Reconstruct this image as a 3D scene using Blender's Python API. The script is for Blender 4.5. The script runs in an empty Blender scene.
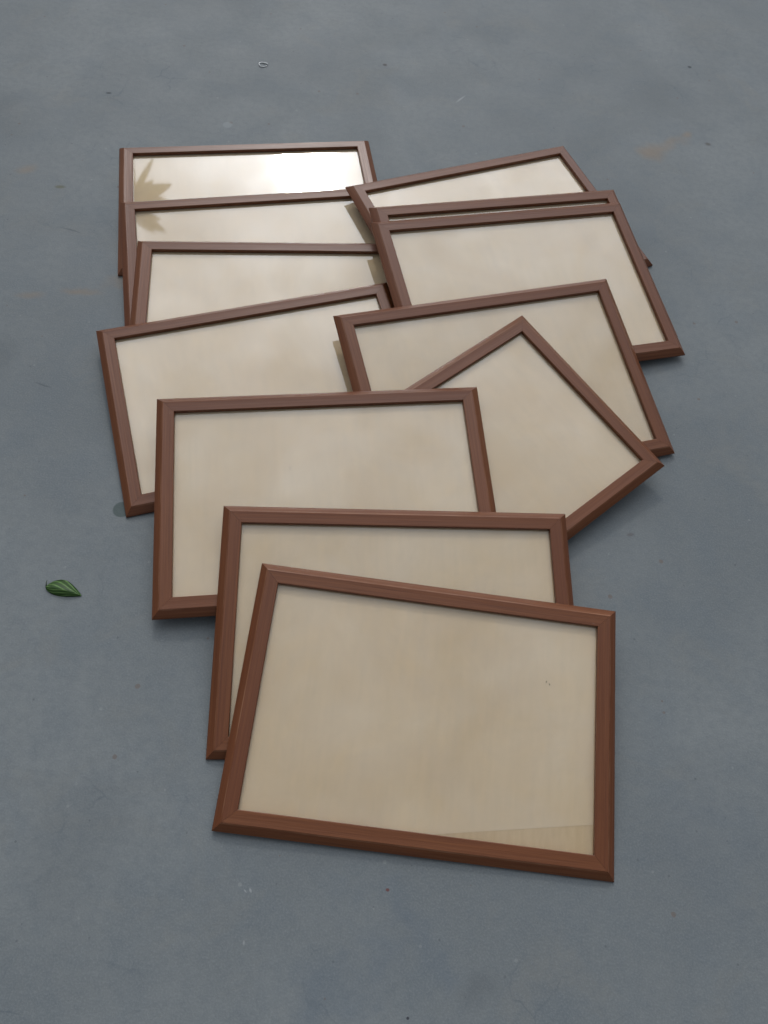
import bpy, bmesh, math, random
from mathutils import Vector, Matrix
random.seed(7)
S = bpy.context.scene
COL = S.collection

# ------------------------------------------------------------------ camera
F_PX, PITCH, ROLL, CAM_H = 775.57, 1.05897, -0.16394, 0.68436
cam_d = bpy.data.cameras.new("camera")
cam_d.sensor_fit = 'VERTICAL'; cam_d.sensor_height = 24.0
cam_d.lens = F_PX / 1024.0 * 24.0
cam_d.clip_start = 0.01; cam_d.clip_end = 500.0
cam = bpy.data.objects.new("camera", cam_d); COL.objects.link(cam)
cam.matrix_world = (Matrix.Translation((0, 0, CAM_H))
                    @ Matrix.Rotation(math.pi/2 - PITCH, 4, 'X')
                    @ Matrix.Rotation(-ROLL, 4, 'Z'))
S.camera = cam

# ------------------------------------------------------------------ sky and sun
SUN_DIR = Vector((-0.158, 0.783, 0.603)).normalized()      # towards the veiled sun
SUN_EL = math.asin(SUN_DIR.z); SUN_AZ = math.atan2(SUN_DIR.x, SUN_DIR.y)
SKY_STRENGTH = 0.1
SUN_STRENGTH = 0.5
CLOUD_BASE, CLOUD_GLOW, CLOUD_CORE = 2.7, 25.5, 34.0

w = bpy.data.worlds.new("World"); S.world = w; w.use_nodes = True
nt = w.node_tree; N = nt.nodes; Lk = nt.links; N.clear()
def wn(t, **k):
    n = N.new(t)
    for a, b in k.items(): setattr(n, a, b)
    return n
def wmath(op, a, b=None):
    n = wn('ShaderNodeMath', operation=op)
    for i, v in enumerate((a, b)):
        if v is None: continue
        if isinstance(v, (int, float)): n.inputs[i].default_value = v
        else: Lk.new(v, n.inputs[i])
    return n.outputs[0]
out = wn('ShaderNodeOutputWorld'); bg = wn('ShaderNodeBackground')
bg.inputs['Strength'].default_value = SKY_STRENGTH
sky = wn('ShaderNodeTexSky', sky_type='NISHITA'); sky.sun_disc = False
sky.sun_elevation = SUN_EL; sky.sun_rotation = SUN_AZ
sky.air_density = 1.2; sky.dust_density = 2.5
tc = wn('ShaderNodeTexCoord')
dot = wn('ShaderNodeVectorMath', operation='DOT_PRODUCT')
Lk.new(tc.outputs['Generated'], dot.inputs[0]); dot.inputs[1].default_value = SUN_DIR
dclamp = wmath('MAXIMUM', dot.outputs['Value'], 0.0)
glow = wmath('MULTIPLY', wmath('POWER', dclamp, 4.5), CLOUD_GLOW)
core = wmath('MULTIPLY', wmath('POWER', dclamp, 480.0), CLOUD_CORE)
noi = wn('ShaderNodeTexNoise'); noi.inputs['Scale'].default_value = 9.0
noi.inputs['Detail'].default_value = 6.0; noi.inputs['Distortion'].default_value = 0.6
Lk.new(tc.outputs['Generated'], noi.inputs['Vector'])
cr = wn('ShaderNodeMapRange'); Lk.new(noi.outputs['Fac'], cr.inputs['Value'])
cr.inputs['From Min'].default_value = 0.35; cr.inputs['From Max'].default_value = 0.65
cr.inputs['To Min'].default_value = 0.74; cr.inputs['To Max'].default_value = 1.22
# low sky dimmed all round for unseen surroundings, added to darken rail chamfers
sepw = wn('ShaderNodeSeparateXYZ'); Lk.new(tc.outputs['Generated'], sepw.inputs[0])
hz_ = wn('ShaderNodeMapRange'); hz_.interpolation_type = 'SMOOTHSTEP'; Lk.new(sepw.outputs[2], hz_.inputs['Value'])
hz_.inputs['From Min'].default_value = 0.12; hz_.inputs['From Max'].default_value = 0.50
hz_.inputs['To Min'].default_value = 0.14; hz_.inputs['To Max'].default_value = 1.0
veil = wmath('MULTIPLY', wmath('POWER', dclamp, 50.0), 8.0)
lum = wmath('MULTIPLY', wmath('MULTIPLY', wmath('ADD', wmath('ADD', wmath('ADD', glow, veil), core), CLOUD_BASE), cr.outputs['Result']), hz_.outputs['Result'])
ccol = wn('ShaderNodeVectorMath', operation='SCALE'); ccol.inputs[0].default_value = (0.955, 1.0, 1.06)
Lk.new(lum, ccol.inputs['Scale'])
mx = wn('ShaderNodeMix', data_type='RGBA'); mx.inputs['Factor'].default_value = 0.90   # high cloud over most of the sky
Lk.new(sky.outputs['Color'], mx.inputs['A']); Lk.new(ccol.outputs['Vector'], mx.inputs['B'])
Lk.new(mx.outputs['Result'], bg.inputs['Color']); Lk.new(bg.outputs[0], out.inputs['Surface'])

sd = bpy.data.lights.new("sun", 'SUN'); sd.energy = SUN_STRENGTH; sd.angle = math.radians(4.2)
sd.color = (1.0, 0.96, 0.90)
sun = bpy.data.objects.new("sun", sd); COL.objects.link(sun)
sun.rotation_euler = SUN_DIR.to_track_quat('Z', 'Y').to_euler(); sun.location = SUN_DIR * 8

S.view_settings.view_transform = 'Standard'; S.view_settings.look = 'None'
S.view_settings.exposure = 0.17; S.view_settings.gamma = 1.0
S.view_settings.use_curve_mapping = False

# ------------------------------------------------------------------ material helpers
class Mat:
    def __init__(s, name):
        s.m = bpy.data.materials.new(name); s.m.use_nodes = True
        s.t = s.m.node_tree; s.t.nodes.clear()
        s.out = s.t.nodes.new('ShaderNodeOutputMaterial')
    def n(s, typ, props=None, **ins):
        nd = s.t.nodes.new(typ)
        for k, v in (props or {}).items(): setattr(nd, k, v)
        for k, v in ins.items():
            key = int(k[1:]) if k[0] == '_' and k[1:].isdigit() else k.replace('_', ' ')
            s.set(nd.inputs[key], v)
        return nd
    def set(s, sock, v):
        if isinstance(v, bpy.types.NodeSocket): s.t.links.new(v, sock)
        else: sock.default_value = v
    def math(s, op, a, b=0.0, c=0.0, clamp=False):
        nd = s.t.nodes.new('ShaderNodeMath'); nd.operation = op; nd.use_clamp = clamp
        s.set(nd.inputs[0], a); s.set(nd.inputs[1], b); s.set(nd.inputs[2], c); return nd.outputs[0]
    def mix(s, f, a, b, blend='MIX'):
        nd = s.t.nodes.new('ShaderNodeMix'); nd.data_type = 'RGBA'; nd.blend_type = blend
        s.set(nd.inputs['Factor'], f); s.set(nd.inputs['A'], a); s.set(nd.inputs['B'], b); return nd.outputs['Result']
    def rng(s, v, a, b, c=0.0, d=1.0, smooth=False):
        nd = s.t.nodes.new('ShaderNodeMapRange'); nd.clamp = True
        if smooth: nd.interpolation_type = 'SMOOTHSTEP'
        for k, x in zip(('Value', 'From Min', 'From Max', 'To Min', 'To Max'), (v, a, b, c, d)): s.set(nd.inputs[k], x)
        return nd.outputs['Result']
    def noise(s, vec, scale, detail=4.0, rough=0.55, dist=0.0):
        return s.n('ShaderNodeTexNoise', None, Vector=vec, Scale=scale, Detail=detail, Roughness=rough, Distortion=dist).outputs['Fac']
    def mapv(s, vec, scale=(1, 1, 1), loc=(0, 0, 0)):
        nd = s.t.nodes.new('ShaderNodeMapping'); s.set(nd.inputs['Vector'], vec)
        nd.inputs['Scale'].default_value = scale; s.set(nd.inputs['Location'], loc); return nd.outputs['Vector']
    def bump(s, h, strength, dist):
        return s.n('ShaderNodeBump', None, Height=h, Strength=strength, Distance=dist).outputs['Normal']
    def surf(s, sh): s.t.links.new(sh, s.out.inputs['Surface']); return s.m

# ------------------------------------------------------------------ floor: blue-grey painted concrete
def floor_material():
    M = Mat("painted_concrete")
    co = M.n('ShaderNodeTexCoord').outputs['Object']
    big = M.noise(co, 3.2, 5, 0.6, 0.4); mid = M.noise(co, 17, 5, 0.6, 0.3); fine = M.noise(co, 120, 4, 0.65)
    grit = M.noise(co, 620, 3, 0.6)
    col = M.mix(M.rng(big, 0.36, 0.62), (0.138, 0.153, 0.159, 1), (0.178, 0.194, 0.198, 1))
    col = M.mix(M.rng(mid, 0.47, 0.66, 0, 0.36), col, (0.117, 0.141, 0.160, 1))
    col = M.mix(M.rng(M.noise(co, 9.0, 6, 0.62, 1.2), 0.54, 0.66, 0, 0.45), col, (0.175, 0.180, 0.172, 1))
    col = M.mix(M.rng(fine, 0.42, 0.68, 0, 0.40), col, (0.118, 0.136, 0.150, 1))
    col = M.mix(M.rng(grit, 0.45, 0.72, 0, 0.34), col, (0.235, 0.25, 0.26, 1))
    # scattered tiny dark and pale specks
    for sc, th, c, f in ((38, 0.045, (0.07, 0.075, 0.08, 1), 0.42), (27, 0.040, (0.33, 0.34, 0.33, 1), 0.22),
                         (19, 0.045, (0.13, 0.085, 0.06, 1), 0.45)):
        v = M.n('ShaderNodeTexVoronoi', {'voronoi_dimensions': '2D'}, Vector=M.mapv(co, (1, 1, 1), (sc*.37, sc*.11, 0)), Scale=float(sc), Randomness=1.0)
        rnd = M.n('ShaderNodeSeparateColor', None, Color=v.outputs['Color'])
        size = M.math('MULTIPLY', M.rng(rnd.outputs[0], 0.80, 1.0), th)
        dist = M.math('ADD', v.outputs['Distance'], M.math('MULTIPLY', M.math('SUBTRACT', fine, 0.5), 0.05))
        msk = M.math('LESS_THAN', dist, size)
        col = M.mix(M.math('MULTIPLY', msk, f), col, c)
    # faint dark blue-grey scuffing where the paint is thin
        warp = M.n('ShaderNodeTexNoise', None, Vector=co, Scale=22.0, Detail=4.0)
    wv = M.n('ShaderNodeVectorMath', {'operation': 'SUBTRACT'}, _0=warp.outputs['Color'], _1=(0.5, 0.5, 0.5)).outputs[0]
    def spot(x, y, rx, ry, c, f, rot=0.0, wob=0.03, soft=0.6):
        """a stain or mark with a shape of its own"""
        nonlocal col
        v = M.n('ShaderNodeVectorMath', {'operation': 'MULTIPLY_ADD'}, _0=wv, _1=(wob, wob, 0), _2=co).outputs[0]
        mp = M.t.nodes.new('ShaderNodeMapping'); mp.vector_type = 'TEXTURE'; M.set(mp.inputs['Vector'], v)
        mp.inputs['Location'].default_value = (x, y, 0); mp.inputs['Rotation'].default_value = (0, 0, rot)
        mp.inputs['Scale'].default_value = (rx, ry, 1)
        ln = M.n('ShaderNodeVectorMath', {'operation': 'LENGTH'}, _0=mp.outputs[0]).outputs['Value']
        # keep only the plane distance (z is 0 on the sheet)
        col = M.mix(M.rng(ln, 1.0 - soft, 1.0, f, 0.0, True), col, c)
    # hairline crazing in the paint, only in patches
    cv = M.n('ShaderNodeVectorMath', {'operation': 'MULTIPLY_ADD'}, _0=wv, _1=(0.05, 0.05, 0), _2=co).outputs[0]
    crz = M.n('ShaderNodeTexVoronoi', {'feature': 'DISTANCE_TO_EDGE', 'voronoi_dimensions': '2D'}, Vector=cv, Scale=24.0).outputs['Distance']
    patch = M.rng(M.noise(M.mapv(co, (1, 1, 1), (4.3, 1.7, 0)), 4.0, 4, 0.6), 0.50, 0.66)
    line = M.math('MULTIPLY', M.rng(crz, 0.0, 0.035, 1.0, 0.0), M.math('MULTIPLY', patch, M.rng(mid, 0.45, 0.6)))
    col = M.mix(M.math('MULTIPLY', line, 0.42), col, (0.075, 0.092, 0.110, 1))
    rust = (0.24, 0.165, 0.10, 1); dark = (0.05, 0.058, 0.065, 1); pale = (0.36, 0.37, 0.37, 1); blue = (0.085, 0.115, 0.155, 1)
    spot(0.292, 1.036, 0.034, 0.024, rust, 0.45, 0.3, 0.045, 0.9)
    spot(0.325, 1.062, 0.042, 0.018, rust, 0.34, 0.9, 0.05, 0.95)
    spot(0.345, 1.090, 0.013, 0.008, rust, 0.40, 0.9, 0.02, 0.9)
    spot(0.376, 1.075, 0.006, 0.005, (0.08, 0.07, 0.06, 1), 0.7, 0, 0.006, 0.7)
    spot(0.359, 1.263, 0.004, 0.004, dark, 0.9, 0, 0.003, 0.5)
    spot(-0.388, 0.610, 0.030, 0.010, rust, 0.38, 0.25, 0.05, 0.95)
    spot(-0.340, 0.630, 0.040, 0.010, rust, 0.28, 0.2, 0.05, 0.95)
    spot(-0.440, 0.590, 0.020, 0.010, rust, 0.30, 0.1, 0.03, 0.9)
    spot(-0.468, 0.770, 0.009, 0.005, (0.10, 0.10, 0.06, 1), 0.7, 0.3, 0.01, 0.7)
    spot(-0.520, 0.790, 0.020, 0.012, rust, 0.35, 0.6, 0.02, 0.9)
    spot(-0.255, 0.339, 0.0095, 0.0095, (0.070, 0.090, 0.088, 1), 0.9, 0, 0.002, 0.2)    # round dark drip
    spot(-0.297, 0.942, 0.0075, 0.0075, (0.22, 0.24, 0.25, 1), 0.6, 0, 0.003, 0.3)
    spot(-0.469, 0.968, 0.0050, 0.0022, dark, 0.95, 0.2, 0.003, 0.5)
    spot(-0.107, 1.137, 0.0045, 0.004, (0.06, 0.05, 0.05, 1), 0.8, 0, 0.004, 0.6)
    spot(0.012, 1.085, 0.016, 0.0022, pale, 0.45, 1.0, 0.004, 0.8)
    spot(-0.430, 0.700, 0.017, 0.0018, dark, 0.40, -0.15, 0.006, 0.7)
    spot(-0.380, 0.470, 0.013, 0.0016, dark, 0.40, -0.2, 0.006, 0.7)
    spot(0.052, 0.044, 0.0020, 0.0015, (0.13, 0.04, 0.03, 1), 0.9, 0, 0.001, 0.5)
    spot(0.079, -0.039, 0.0014, 0.0013, (0.03, 0.03, 0.04, 1), 0.9, 0, 0.001, 0.5)
    spot(-0.055, 0.028, 0.0012, 0.0024, pale, 0.5, 0.6, 0.002, 0.6)
    spot(-0.059, 0.027, 0.0008, 0.0022, pale, 0.4, 0.9, 0.002, 0.6)
    spot(-0.052, -0.008, 0.0010, 0.0025, pale, 0.35, 0.2, 0.002, 0.6)
    spot(0.253, 0.405, 0.006, 0.003, (0.09, 0.07, 0.07, 1), 0.5, 0.4, 0.006, 0.8)
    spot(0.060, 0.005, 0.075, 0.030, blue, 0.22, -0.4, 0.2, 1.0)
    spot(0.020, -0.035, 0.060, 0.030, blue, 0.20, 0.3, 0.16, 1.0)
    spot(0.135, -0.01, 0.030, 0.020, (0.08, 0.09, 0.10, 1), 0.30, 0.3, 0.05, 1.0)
    spot(-0.600, 0.900, 0.050, 0.060, dark, 0.25, 0.0, 0.06, 1.0)
    spot(-0.440, 0.500, 0.035, 0.050, dark, 0.25, 0.0, 0.06, 1.0)
    spot(-0.20, 0.05, 0.07, 0.09, dark, 0.14, 0.5, 0.10, 1.0)
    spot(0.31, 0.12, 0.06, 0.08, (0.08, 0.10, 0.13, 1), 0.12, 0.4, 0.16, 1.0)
    rough = M.rng(M.noise(co, 11, 4, 0.6), 0.3, 0.7, 0.56, 0.68)
    h = M.math('ADD', M.math('MULTIPLY', fine, 0.6), M.math('MULTIPLY', grit, 0.25))
    p = M.n('ShaderNodeBsdfPrincipled', None, Base_Color=col, Roughness=rough, Normal=M.bump(h, 0.45, 0.0014))
    p.inputs['Specular IOR Level'].default_value = 0.18
    return M.surf(p.outputs[0])

me = bpy.data.meshes.new("floor"); bm = bmesh.new()
bmesh.ops.create_grid(bm, x_segments=8, y_segments=8, size=12.0); bm.to_mesh(me); bm.free()
floor = bpy.data.objects.new("floor", me); COL.objects.link(floor); floor['kind'] = 'structure'
me.materials.append(floor_material())

# ------------------------------------------------------------------ frame materials
def rail_material():
    M = Mat("brown_wood_grain")
    uv = M.n('ShaderNodeUVMap').outputs['UV']
    rnd = M.n('ShaderNodeObjectInfo').outputs['Random']
    off = M.n('ShaderNodeCombineXYZ', None, X=M.math('MULTIPLY', rnd, 37.0), Y=M.math('MULTIPLY', rnd, 91.0), Z=M.math('MULTIPLY', rnd, 13.0)).outputs[0]
    g1 = M.noise(M.mapv(uv, (9, 620, 1), off), 1.0, 5, 0.62, 0.25)
    g2 = M.noise(M.mapv(uv, (35, 1900, 1), off), 1.0, 3, 0.6)
    g3 = M.noise(M.mapv(uv, (7, 40, 1), off), 1.0, 3, 0.5)
    col = M.mix(M.rng(g1, 0.32, 0.70), (0.112, 0.0345, 0.0105, 1), (0.190, 0.068, 0.0245, 1))
    col = M.mix(M.rng(g2, 0.45, 0.8, 0, 0.45), col, (0.060, 0.015, 0.006, 1))
    col = M.mix(M.rng(g3, 0.35, 0.7, 0, 0.30), col, (0.175, 0.055, 0.022, 1))
    col = M.mix(M.rng(rnd, 0, 1, 0, 0.36), col, (0.085, 0.022, 0.009, 1))
    # pale worn bits
    wear = M.noise(M.mapv(uv, (60, 260, 1), off), 1.0, 5, 0.7)
    col = M.mix(M.rng(wear, 0.70, 0.78, 0, 0.45), col, (0.30, 0.20, 0.15, 1))
    # ridge between chamfer and flat: patchy rubbing plus a highlight streak painted in
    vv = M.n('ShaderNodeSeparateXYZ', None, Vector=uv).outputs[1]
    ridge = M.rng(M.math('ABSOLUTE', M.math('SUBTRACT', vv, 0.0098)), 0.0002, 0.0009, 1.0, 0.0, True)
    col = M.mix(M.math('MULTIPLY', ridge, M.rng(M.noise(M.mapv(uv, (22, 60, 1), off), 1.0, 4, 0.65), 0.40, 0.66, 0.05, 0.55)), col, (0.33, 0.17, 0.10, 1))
    rough = M.rng(g1, 0.3, 0.7, 0.42, 0.30)
    h = M.math('ADD', g1, M.math('MULTIPLY', g2, 0.6))
    p = M.n('ShaderNodeBsdfPrincipled', None, Base_Color=col, Roughness=rough, Normal=M.bump(h, 0.35, 0.0004))
    p.inputs['Specular IOR Level'].default_value = 0.36
    return M.surf(p.outputs[0])

def card_material():
    M = Mat("cream_backing_card")
    co = M.n('ShaderNodeTexCoord').outputs['Object']
    rnd = M.n('ShaderNodeObjectInfo').outputs['Random']
    off = M.n('ShaderNodeCombineXYZ', None, X=M.math('MULTIPLY', rnd, 17.0), Y=M.math('MULTIPLY', rnd, 31.0), Z=0.0).outputs[0]
    v = M.mapv(co, (1, 1, 1), off)
    a = M.noise(v, 9, 4, 0.55, 0.8); b = M.noise(v, 24, 5, 0.6, 0.5); c = M.noise(M.mapv(v, (160, 14, 1)), 1.0, 4, 0.6)
    col = M.mix(M.rng(a, 0.32, 0.70), (0.585, 0.436, 0.278, 1), (0.640, 0.505, 0.352, 1))
    col = M.mix(M.rng(b, 0.48, 0.70, 0, 0.30), col, (0.620, 0.450, 0.250, 1))
    col = M.mix(M.rng(c, 0.40, 0.75, 0, 0.18), col, (0.47, 0.385, 0.28, 1))
    p = M.n('ShaderNodeBsdfPrincipled', None, Base_Color=col, Roughness=0.8)
    p.inputs['Specular IOR Level'].default_value = 0.2
    return M.surf(p.outputs[0])

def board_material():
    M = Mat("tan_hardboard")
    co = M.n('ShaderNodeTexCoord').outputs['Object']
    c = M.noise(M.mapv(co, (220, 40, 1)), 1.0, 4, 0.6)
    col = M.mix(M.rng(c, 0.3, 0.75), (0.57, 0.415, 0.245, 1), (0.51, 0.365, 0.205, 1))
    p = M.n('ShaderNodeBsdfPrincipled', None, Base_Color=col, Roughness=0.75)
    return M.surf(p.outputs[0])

def glass_material():
    """thin float glass: clear, reflecting on its upper face (both faces' reflections together)"""
    M = Mat("picture_glass")
    co = M.n('ShaderNodeTexCoord').outputs['Object']
    rnd = M.n('ShaderNodeObjectInfo').outputs['Random']
    off = M.n('ShaderNodeCombineXYZ', None, X=M.math('MULTIPLY', rnd, 11.0), Y=M.math('MULTIPLY', rnd, 23.0), Z=0.0).outputs[0]
    v = M.mapv(co, (1, 1, 1), off)
    smear = M.noise(M.mapv(v, (1, 1.0, 1)), 12, 5, 0.6, 1.5)
    fr = M.math('MULTIPLY', M.n('ShaderNodeFresnel', None, IOR=1.52).outputs[0], 1.85, clamp=True)
    fr = M.math('MULTIPLY', fr, M.rng(smear, 0.3, 0.7, 0.93, 1.05), clamp=True)
    gl = M.n('ShaderNodeBsdfGlossy', None, Color=(1, 1, 1, 1), Roughness=M.rng(smear, 0.3, 0.75, 0.025, 0.055))
    tr = M.n('ShaderNodeBsdfTransparent', None, Color=(0.955, 0.965, 0.955, 1))
    df = M.n('ShaderNodeBsdfDiffuse', None, Color=(0.75, 0.74, 0.71, 1))
    dust = M.n('ShaderNodeMixShader', None, _0=M.rng(M.math('ADD', M.math('MULTIPLY', smear, 0.6), M.math('MULTIPLY', M.noise(M.mapv(v, (46, 9, 1), (3, 1, 0)), 1.0, 4, 0.6), 0.4)), 0.42, 0.70, 0.005, 0.075)); M.set(dust.inputs[1], tr.outputs[0]); M.set(dust.inputs[2], df.outputs[0])
    mixs = M.n('ShaderNodeMixShader', None, _0=fr); M.set(mixs.inputs[1], dust.outputs[0]); M.set(mixs.inputs[2], gl.outputs[0])
    clear = M.n('ShaderNodeBsdfTransparent', None, Color=(1, 1, 1, 1))
    back = M.n('ShaderNodeNewGeometry').outputs['Backfacing']
    fin = M.n('ShaderNodeMixShader', None, _0=back); M.set(fin.inputs[1], mixs.outputs[0]); M.set(fin.inputs[2], clear.outputs[0])
    return M.surf(fin.outputs[0])

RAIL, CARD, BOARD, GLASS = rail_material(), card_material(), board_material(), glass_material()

# ------------------------------------------------------------------ frame geometry (metres)
FW, FH = 0.330, 0.22876
INS, CH, TOP, EDGE = 0.01842, 0.00729, 0.00727, 0.00137      # rail width, chamfer width, thickness, outer edge height
PROFILE = [(0.0, 0.0), (0.0, EDGE-0.0003), (0.0003, EDGE+0.0002), (0.0030, 0.00400), (CH-0.0004, TOP-0.0003), (CH+0.0001, TOP),
           (CH+0.0040, TOP-0.00012), (INS-0.0006, TOP-0.00010), (INS-0.0001, TOP-0.0005), (INS, 0.0030), (INS-0.0030, 0.0030), (INS-0.0030, 0.0)]

def rail_mesh(length, other):
    """one mitred moulding running along x on the side y = -other/2"""
    bm = bmesh.new(); uvl = bm.loops.layers.uv.new("UVMap")
    nseg = 12; acc = [0.0]
    for (a, b), (c, d) in zip(PROFILE, PROFILE[1:]): acc.append(acc[-1] + math.hypot(c-a, d-b))
    rings = []
    for k in range(nseg+1):
        t = -1 + 2*k/nseg
        rings.append([bm.verts.new((t*(length/2 - s - 0.00008), -other/2 + s, z)) for s, z in PROFILE])
    m = len(PROFILE)
    for k in range(nseg):
        for j in range(m):
            j2 = (j+1) % m
            f = bm.faces.new((rings[k][j], rings[k+1][j], rings[k+1][j2], rings[k][j2]))
            vv = [acc[j], acc[j], acc[j2] if j2 else acc[j]+0.015, acc[j2] if j2 else acc[j]+0.015]
            for lp, q in zip(f.loops, vv): lp[uvl].uv = (lp.vert.co.x, q)
    for r in (rings[0], rings[-1]):
        f = bm.faces.new(r)
        for lp in f.loops: lp[uvl].uv = (lp.vert.co.x, lp.vert.co.z)
    bmesh.ops.recalc_face_normals(bm, faces=bm.faces[:])
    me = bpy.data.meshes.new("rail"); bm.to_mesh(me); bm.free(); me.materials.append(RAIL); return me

def slab_mesh(name, pts, z0, z1, mat, bulge=0.0, n=1):
    bm = bmesh.new()
    lo = [bm.verts.new((x, y, z0)) for x, y in pts]; hi = [bm.verts.new((x, y, z1)) for x, y in pts]
    bm.faces.new(lo[::-1]); bm.faces.new(hi)
    for i in range(len(pts)):
        j = (i+1) % len(pts); bm.faces.new((lo[i], lo[j], hi[j], hi[i]))
    bmesh.ops.recalc_face_normals(bm, faces=bm.faces[:])
    me = bpy.data.meshes.new(name); bm.to_mesh(me); bm.free(); me.materials.append(mat); return me

def rect(w, h): return [(-w/2, -h/2), (w/2, -h/2), (w/2, h/2), (-w/2, h/2)]
def link(name, me, parent):
    o = bpy.data.objects.new(name, me); COL.objects.link(o); o.parent = parent; return o

GROUP = "brown picture frames spread in an overlapping heap on the grey floor"
def make_frame():
    root = bpy.data.objects.new("picture_frame", None); COL.objects.link(root); root.empty_display_size = 0.05
    long_rail = rail_mesh(FW, FH); short_rail = rail_mesh(FH, FW)
    for me, ang in ((long_rail, 0), (long_rail, math.pi), (short_rail, math.pi/2), (short_rail, -math.pi/2)):
        r = link("rail", me, root); r.rotation_euler = (0, 0, ang)
    iw, ih = FW - 2*INS + 0.005, FH - 2*INS + 0.005
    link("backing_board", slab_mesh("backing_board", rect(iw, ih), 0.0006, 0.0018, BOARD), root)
    link("cream_card", slab_mesh("cream_card", rect(iw-0.0004, ih-0.0004), 0.00185, 0.00195, CARD), root)
    link("glass_pane", slab_mesh("glass_pane", rect(iw, ih), 0.0023, 0.0028, GLASS), root)
    return root
def copy_thing(src):
    r = src.copy(); COL.objects.link(r)
    for ch in list(src.children):
        c = ch.copy(); COL.objects.link(c); c.parent = r
    return r

# x, y, heading, height of the centre, slope along x, slope along y, label
FRAMES = [
 (-0.22824, 0.79600, 0.29664, 0.00101,  0.00330, -0.00220, "rearmost brown frame on the left, its glass glaring white with the reflected sun"),
 (-0.18743, 0.68587, 0.31946, 0.00894, -0.01002,  0.06147, "brown frame just in front of the glaring rear one, leaf mirrored in its glass"),
 (-0.15293, 0.60366, 0.21174, 0.01140, -0.00887,  0.06358, "third frame from the rear on the left, level top rail, left side rail mostly hidden"),
 (-0.14407, 0.50225, 0.42454, 0.01242, -0.01056,  0.07514, "brown frame reaching farthest left, lower corner touching the round dark floor spot"),
 ( 0.08647, 0.80867, 0.57865, 0.01690, -0.08044,  0.01320, "rearmost brown frame on the right, steeply turned, with a tapering wedge of glass showing"),
 ( 0.11778, 0.72593, 0.39643, 0.02502, -0.09584,  0.09970, "almost wholly covered brown frame on the right, only a slit of its glass showing"),
 ( 0.12364, 0.69585, 0.39635, 0.02906, -0.09600,  0.10756, "brown frame reaching farthest right, on top of the frame that shows only a slit"),
 ( 0.10614, 0.55285, 0.40389, 0.02309, -0.07488,  0.14784, "right brown frame lying under the diamond-turned frame"),
 ( 0.08642, 0.44120, 0.81704, 0.02188, -0.03313,  0.11414, "brown frame turned like a diamond with one corner pointing to the rear"),
 (-0.05776, 0.37874, 0.24260, 0.02562, -0.01354,  0.11669, "large brown frame in the middle of the heap, covering the diamond-turned frame's left part"),
 ( 0.03052, 0.25749, 0.16130, 0.01783, -0.02456,  0.14828, "brown frame second from the front, directly under the frontmost one"),
 ( 0.06587, 0.18456, 0.03374, 0.01598, -0.01239,  0.12524, "frontmost brown frame, fully uncovered, tan wedge at its lower right"),
]
proto = make_frame()
things = []
for i, (x, y, yaw, z, bx, cy, label) in enumerate(FRAMES):
    t = proto if i == 0 else copy_thing(proto)
    n = Vector((-bx, -cy, 1)).normalized()
    ex = Vector((math.cos(yaw), math.sin(yaw), 0)); ex = (ex - n*ex.dot(n)).normalized(); ey = n.cross(ex)
    R = Matrix((ex, ey, n)).transposed().to_4x4()
    t.matrix_world = Matrix.Translation((x, y, z)) @ R
    t['label'] = label; t['category'] = "picture frame"; t['group'] = GROUP
    things.append(t)
# ------------------------------------------------------------------ fallen green leaf, folded along its midrib
def leaf_material(name, c1, c2, transl, vein):
    M = Mat(name)
    uv = M.n('ShaderNodeUVMap').outputs['UV']
    sp = M.n('ShaderNodeSeparateXYZ', None, Vector=uv)
    wv_ = M.math('SINE', M.math('MULTIPLY', M.math('ADD', M.math('ABSOLUTE', sp.outputs[1]), M.math('MULTIPLY', sp.outputs[0], vein[1])), vein[0]))
    col = M.mix(M.rng(wv_, 0.3, 1.0), c1, c2)
    col = M.mix(M.rng(M.noise(uv, 9, 4, 0.6), 0.35, 0.75, 0, 0.5), col, c1)
    p = M.n('ShaderNodeBsdfPrincipled', None, Base_Color=col, Roughness=0.45)
    tl = M.n('ShaderNodeBsdfTranslucent', None, Color=col)
    mx_ = M.n('ShaderNodeMixShader', None, _0=transl); M.set(mx_.inputs[1], p.outputs[0]); M.set(mx_.inputs[2], tl.outputs[0])
    return M.surf(mx_.outputs[0])
LEAF = leaf_material("fallen_leaf_green", (0.055, 0.130, 0.028, 1), (0.26, 0.46, 0.14, 1), 0.12, (15.0, 0.9))

def folded_leaf():
    L, Wd = 0.0345, 0.0115
    bm = bmesh.new(); uvl = bm.loops.layers.uv.new("UVMap"); nu, nv = 28, 12; rows = []
    for i in range(nu+1):
        u = i/nu; half = Wd*(math.sin(math.pi*min(1, u**0.72))**0.8)*(1.0 if u < .5 else (1-(u-.5)*0.25)) if 0 < u < 1 else 0.0002
        row = []
        for j in range(nv+1):
            v = -1 + 2*j/nv
            x = (u-0.5)*L
            y = v*half*(0.95 if v > 0 else 0.45)
            z = 0.0006 + (0.0048*(1-abs(v)**1.3) if v < 0.3 else 0.0048*(1-abs(v)**1.5))*math.sin(math.pi*min(1, .08+u*.92))**.7 + 0.0007*math.sin(v*11+u*5)*half/Wd*abs(v)
            row.append(bm.verts.new((x, y, z)))
        rows.append(row)
    for i in range(nu):
        for j in range(nv):
            f = bm.faces.new((rows[i][j], rows[i+1][j], rows[i+1][j+1], rows[i][j+1])); f.smooth = True
            for lp, (a, b) in zip(f.loops, ((i, j), (i+1, j), (i+1, j+1), (i, j+1))): lp[uvl].uv = (a/nu, -1+2*b/nv)
    geom = bmesh.ops.solidify(bm, geom=bm.faces[:], thickness=-0.0003)
    me = bpy.data.meshes.new("fallen_leaf"); bm.to_mesh(me); bm.free(); me.materials.append(LEAF)
    return me
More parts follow.
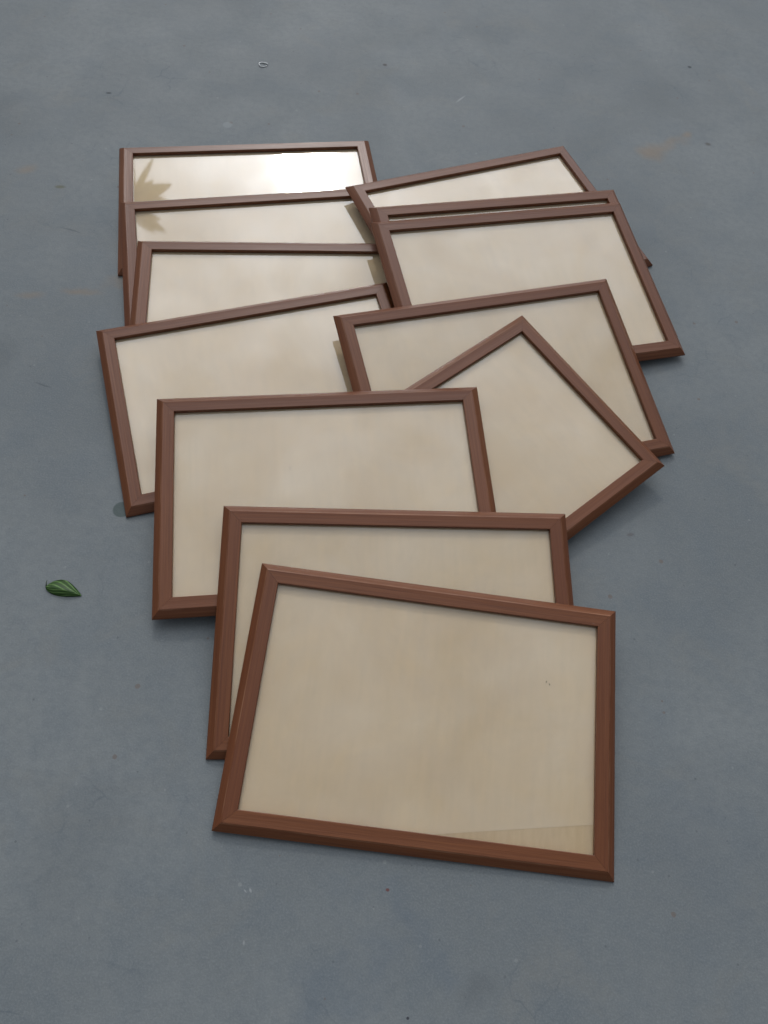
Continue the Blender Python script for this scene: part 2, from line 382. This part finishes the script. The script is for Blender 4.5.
root = bpy.data.objects.new("fallen_leaf", None); COL.objects.link(root); root.empty_display_size = 0.01
root.location = (-0.2800, 0.2455, 0.0); root.rotation_euler = (0, 0, math.radians(-4))
root['label'] = "small fresh green leaf, folded and curled, lying on the grey floor at the left"; root['category'] = "leaf"
link("leaf_blade", folded_leaf(), root)
def tube(pts, r0, r1, name, mat, seg=7):
    bm = bmesh.new(); rings = []
    for i, p in enumerate(pts):
        p = Vector(p); d = (Vector(pts[min(i+1, len(pts)-1)]) - Vector(pts[max(i-1, 0)])).normalized()
        a = d.cross(Vector((0.3, 0.2, 0.93))).normalized(); b = d.cross(a); r = r0 + (r1-r0)*i/(len(pts)-1)
        rings.append([bm.verts.new(p + a*r*math.cos(2*math.pi*k/seg) + b*r*math.sin(2*math.pi*k/seg)) for k in range(seg)])
    for i in range(len(pts)-1):
        for k in range(seg):
            f = bm.faces.new((rings[i][k], rings[i][(k+1) % seg], rings[i+1][(k+1) % seg], rings[i+1][k])); f.smooth = True
    bm.faces.new(rings[0][::-1]); bm.faces.new(rings[-1])
    me = bpy.data.meshes.new(name); bm.to_mesh(me); bm.free(); me.materials.append(mat); return me
STEM = leaf_material("leaf_stem_green", (0.03, 0.045, 0.015, 1), (0.07, 0.09, 0.03, 1), 0.0, (20, 0.2))
link("leaf_stem", tube([(-0.0170, 0.001, 0.0012), (-0.0180, 0.004, 0.0022), (-0.0180, 0.0065, 0.0030)], 0.0005, 0.0003, "leaf_stem", STEM), root)

# ------------------------------------------------------------------ tiny white ring-shaped scrap on the floor
def ring_scrap():
    M = Mat("white_scrap"); p = M.n('ShaderNodeBsdfPrincipled', None, Roughness=0.4)
    co = M.n('ShaderNodeTexCoord').outputs['Object']
    M.set(p.inputs['Base Color'], M.mix(M.noise(co, 900, 3), (0.62, 0.64, 0.64, 1), (0.85, 0.86, 0.85, 1))); mat = M.surf(p.outputs[0])
    pts = []
    for k in range(22):
        a = 0.35 + 5.7*k/21; r = 1 + 0.13*math.sin(3*a+.6)
        pts.append((0.0062*r*math.cos(a), 0.0050*r*math.sin(a), 0.0009 + 0.0004*math.sin(2*a)))
    o = bpy.data.objects.new("plastic_ring", tube(pts, 0.0008, 0.0005, "plastic_ring", mat, 6)); COL.objects.link(o)
    o.location = (-0.280, 1.088, 0.0)
    o['label'] = "tiny white open ring of plastic on the floor behind the rearmost left frame"; o['category'] = "plastic scrap"
ring_scrap()

# ------------------------------------------------------------------ plant whose lobed leaves mirror in the rear left glass
PLEAF = leaf_material("plant_leaf_green", (0.60, 0.52, 0.20, 1), (0.80, 0.72, 0.36, 1), 0.85, (46.0, 0.5))
BARK = leaf_material("plant_stem_brown", (0.06, 0.05, 0.03, 1), (0.13, 0.11, 0.06, 1), 0.0, (30, 0.3))
def lobed_leaf(radius, lobes):
    """palmate leaf: lobes = (angle in degrees, length factor, half width)"""
    bm = bmesh.new(); uvl = bm.loops.layers.uv.new("UVMap")
    for q, (ang, ln, hw) in enumerate(lobes):
        ca, sa = math.cos(math.radians(ang)), math.sin(math.radians(ang)); n = 10; up = []; lo = []; mid = []
        for i in range(n+1):
            u = i/n; wd = hw*radius*max(0.0, math.sin(math.pi*(0.12+0.88*u)))**0.9; x = u*ln*radius
            zz = -0.12*radius*u*u + 0.0012*q
            for lst, y in ((up, wd), (mid, 0.0), (lo, -wd)):
                lst.append(bm.verts.new((x*ca - y*sa, x*sa + y*ca, zz - (0.0 if y == 0 else 0.012*radius))))
        for i in range(n):
            for A, B, s in ((lo, mid, -1), (mid, up, 1)):
                f = bm.faces.new((A[i], A[i+1], B[i+1], B[i])); f.smooth = True
                for lp, (a, b) in zip(f.loops, ((i, s if A is lo else 0), (i+1, s if A is lo else 0), (i+1, 0 if A is lo else 1), (i, 0 if A is lo else 1))): lp[uvl].uv = (a/n, b)
    bmesh.ops.solidify(bm, geom=bm.faces[:], thickness=0.0006)
    me = bpy.data.meshes.new("plant_leaf"); bm.to_mesh(me); bm.free(); me.materials.append(PLEAF); return me
LOBES = [(0, 1.0, .20), (42, .85, .19), (-42, .9, .19), (88, .7, .17), (-88, .72, .17), (135, .5, .16), (-135, .5, .15)]
PX, PY = -1.22, 2.05
plant = bpy.data.objects.new("leafy_plant", None); COL.objects.link(plant); plant.location = (PX, PY, 0)
plant['label'] = "tall green plant with lobed leaves, mirrored at the left of the rear glass"; plant['category'] = "plant"
link("plant_stem", tube([(0, 0, 0), (0.02, 0.01, 0.4), (-0.01, 0.0, 0.8), (0.03, 0.02, 1.2), (0.02, 0, 1.65), (0.05, 0.0, 2.0)], 0.022, 0.008, "plant_stem", BARK, 10), plant)
leafm = lobed_leaf(1.0, LOBES)
# attach height on the stem, leaf centre (world), size, facing direction, roll
LEAVES = [
 (1.30, (-1.55, 1.85, 1.22), 0.16, (-0.55, -0.70, 0.60), 150),
 (1.60, (-1.30, 2.25, 1.70), 0.20, (-0.3, 0.3, 0.9), 20),
 (1.85, (-1.40, 2.35, 2.10), 0.20, (0.2, 0.4, 0.9), 90),
 (1.70, (-1.45, 1.95, 1.86), 0.19, (-0.4, -0.2, 0.9), 190),
 (1.40, (-1.52, 2.20, 1.45), 0.20, (-0.6, 0.1, 0.8), 230),
 (0.95, (-1.48, 1.95, 1.02), 0.18, (-0.5, -0.2, 0.8), 310),
]
# the two leaves seen in the glass: both hang almost upright, one with narrow lobes, one broad and drooping
for hz, c, r, lobes in ((0.80, (-0.955, 1.95, 1.035), 0.15, [(-58, 1.18, .065), (-24, .98, .15), (-80, .95, .07), (-40, .66, .10), (4, .75, .16), (28, .8, .2), (-108, 1.15, .12), (80, .8, .2), (150, .7, .2)]),
                        (1.25, (-1.02, 1.95, 1.455), 0.15, [(46, .98, .20), (66, .90, .16), (22, .70, .16), (95, .45, .15), (160, .5, .2)])):
    lc = Vector(c) - Vector((PX, PY, 0))
    lf = link("plant_leaf", lobed_leaf(1.0, lobes), plant)
    lf.matrix_local = Matrix.Translation(lc) @ Matrix.Rotation(math.pi/2, 4, 'X') @ Matrix.Diagonal((r, r, r, 1))
    a = Vector((0, 0, hz)); link("leaf_stalk", tube([a, (a+lc)/2 + Vector((0, 0, 0.04)), lc], 0.004, 0.0025, "leaf_stalk", STEM, 6), plant)
for hz, c, r, face, rl in LEAVES:
    n = Vector(face).normalized()
    q = n.to_track_quat('Z', 'Y').to_matrix().to_4x4()
    lf = link("plant_leaf", leafm, plant)
    lc = Vector(c) - Vector((PX, PY, 0))
    lf.matrix_local = Matrix.Translation(lc) @ q @ Matrix.Rotation(math.radians(rl), 4, 'Z') @ Matrix.Diagonal((r, r, r, 1))
    a = Vector((0.0, 0.0, hz)); m = (a+lc)/2 + Vector((0, 0, 0.05))
    link("leaf_stalk", tube([a, m, lc], 0.004, 0.0025, "leaf_stalk", STEM, 6), plant)

# the front frame's card is cut on a slant: a wedge of tan backing board shows at the lower right
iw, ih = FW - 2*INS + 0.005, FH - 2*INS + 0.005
card_outline = [(-iw/2+.0002, -ih/2+.0002), (0.0, -ih/2+.0002), (iw/2-.0002, -ih/2+0.0262), (iw/2-.0002, ih/2-.0002), (-iw/2+.0002, ih/2-.0002)]
for ch in list(things[-1].children):
    if ch.name.startswith("glass_pane"):
        for q, (fx, fy, fl, fa) in enumerate(((0.1022, 0.0405, 0.0026, 1.3), (0.1052, 0.0385, 0.0022, 1.9))):
            fk = link("dirt_fleck", slab_mesh("dirt_fleck", [(-fl/2, 0), (0, -0.0004), (fl/2, 0), (0, 0.0003)], 0.00282, 0.0031, STEM), things[-1]); fk.location = (fx, fy, 0); fk.rotation_euler = (0, 0, fa)
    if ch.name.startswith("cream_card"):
        ch.data = slab_mesh("cream_card", card_outline, 0.00185, 0.00195, CARD); ch['label'] = "cream card with a slanted lower edge, baring a wedge of tan board"
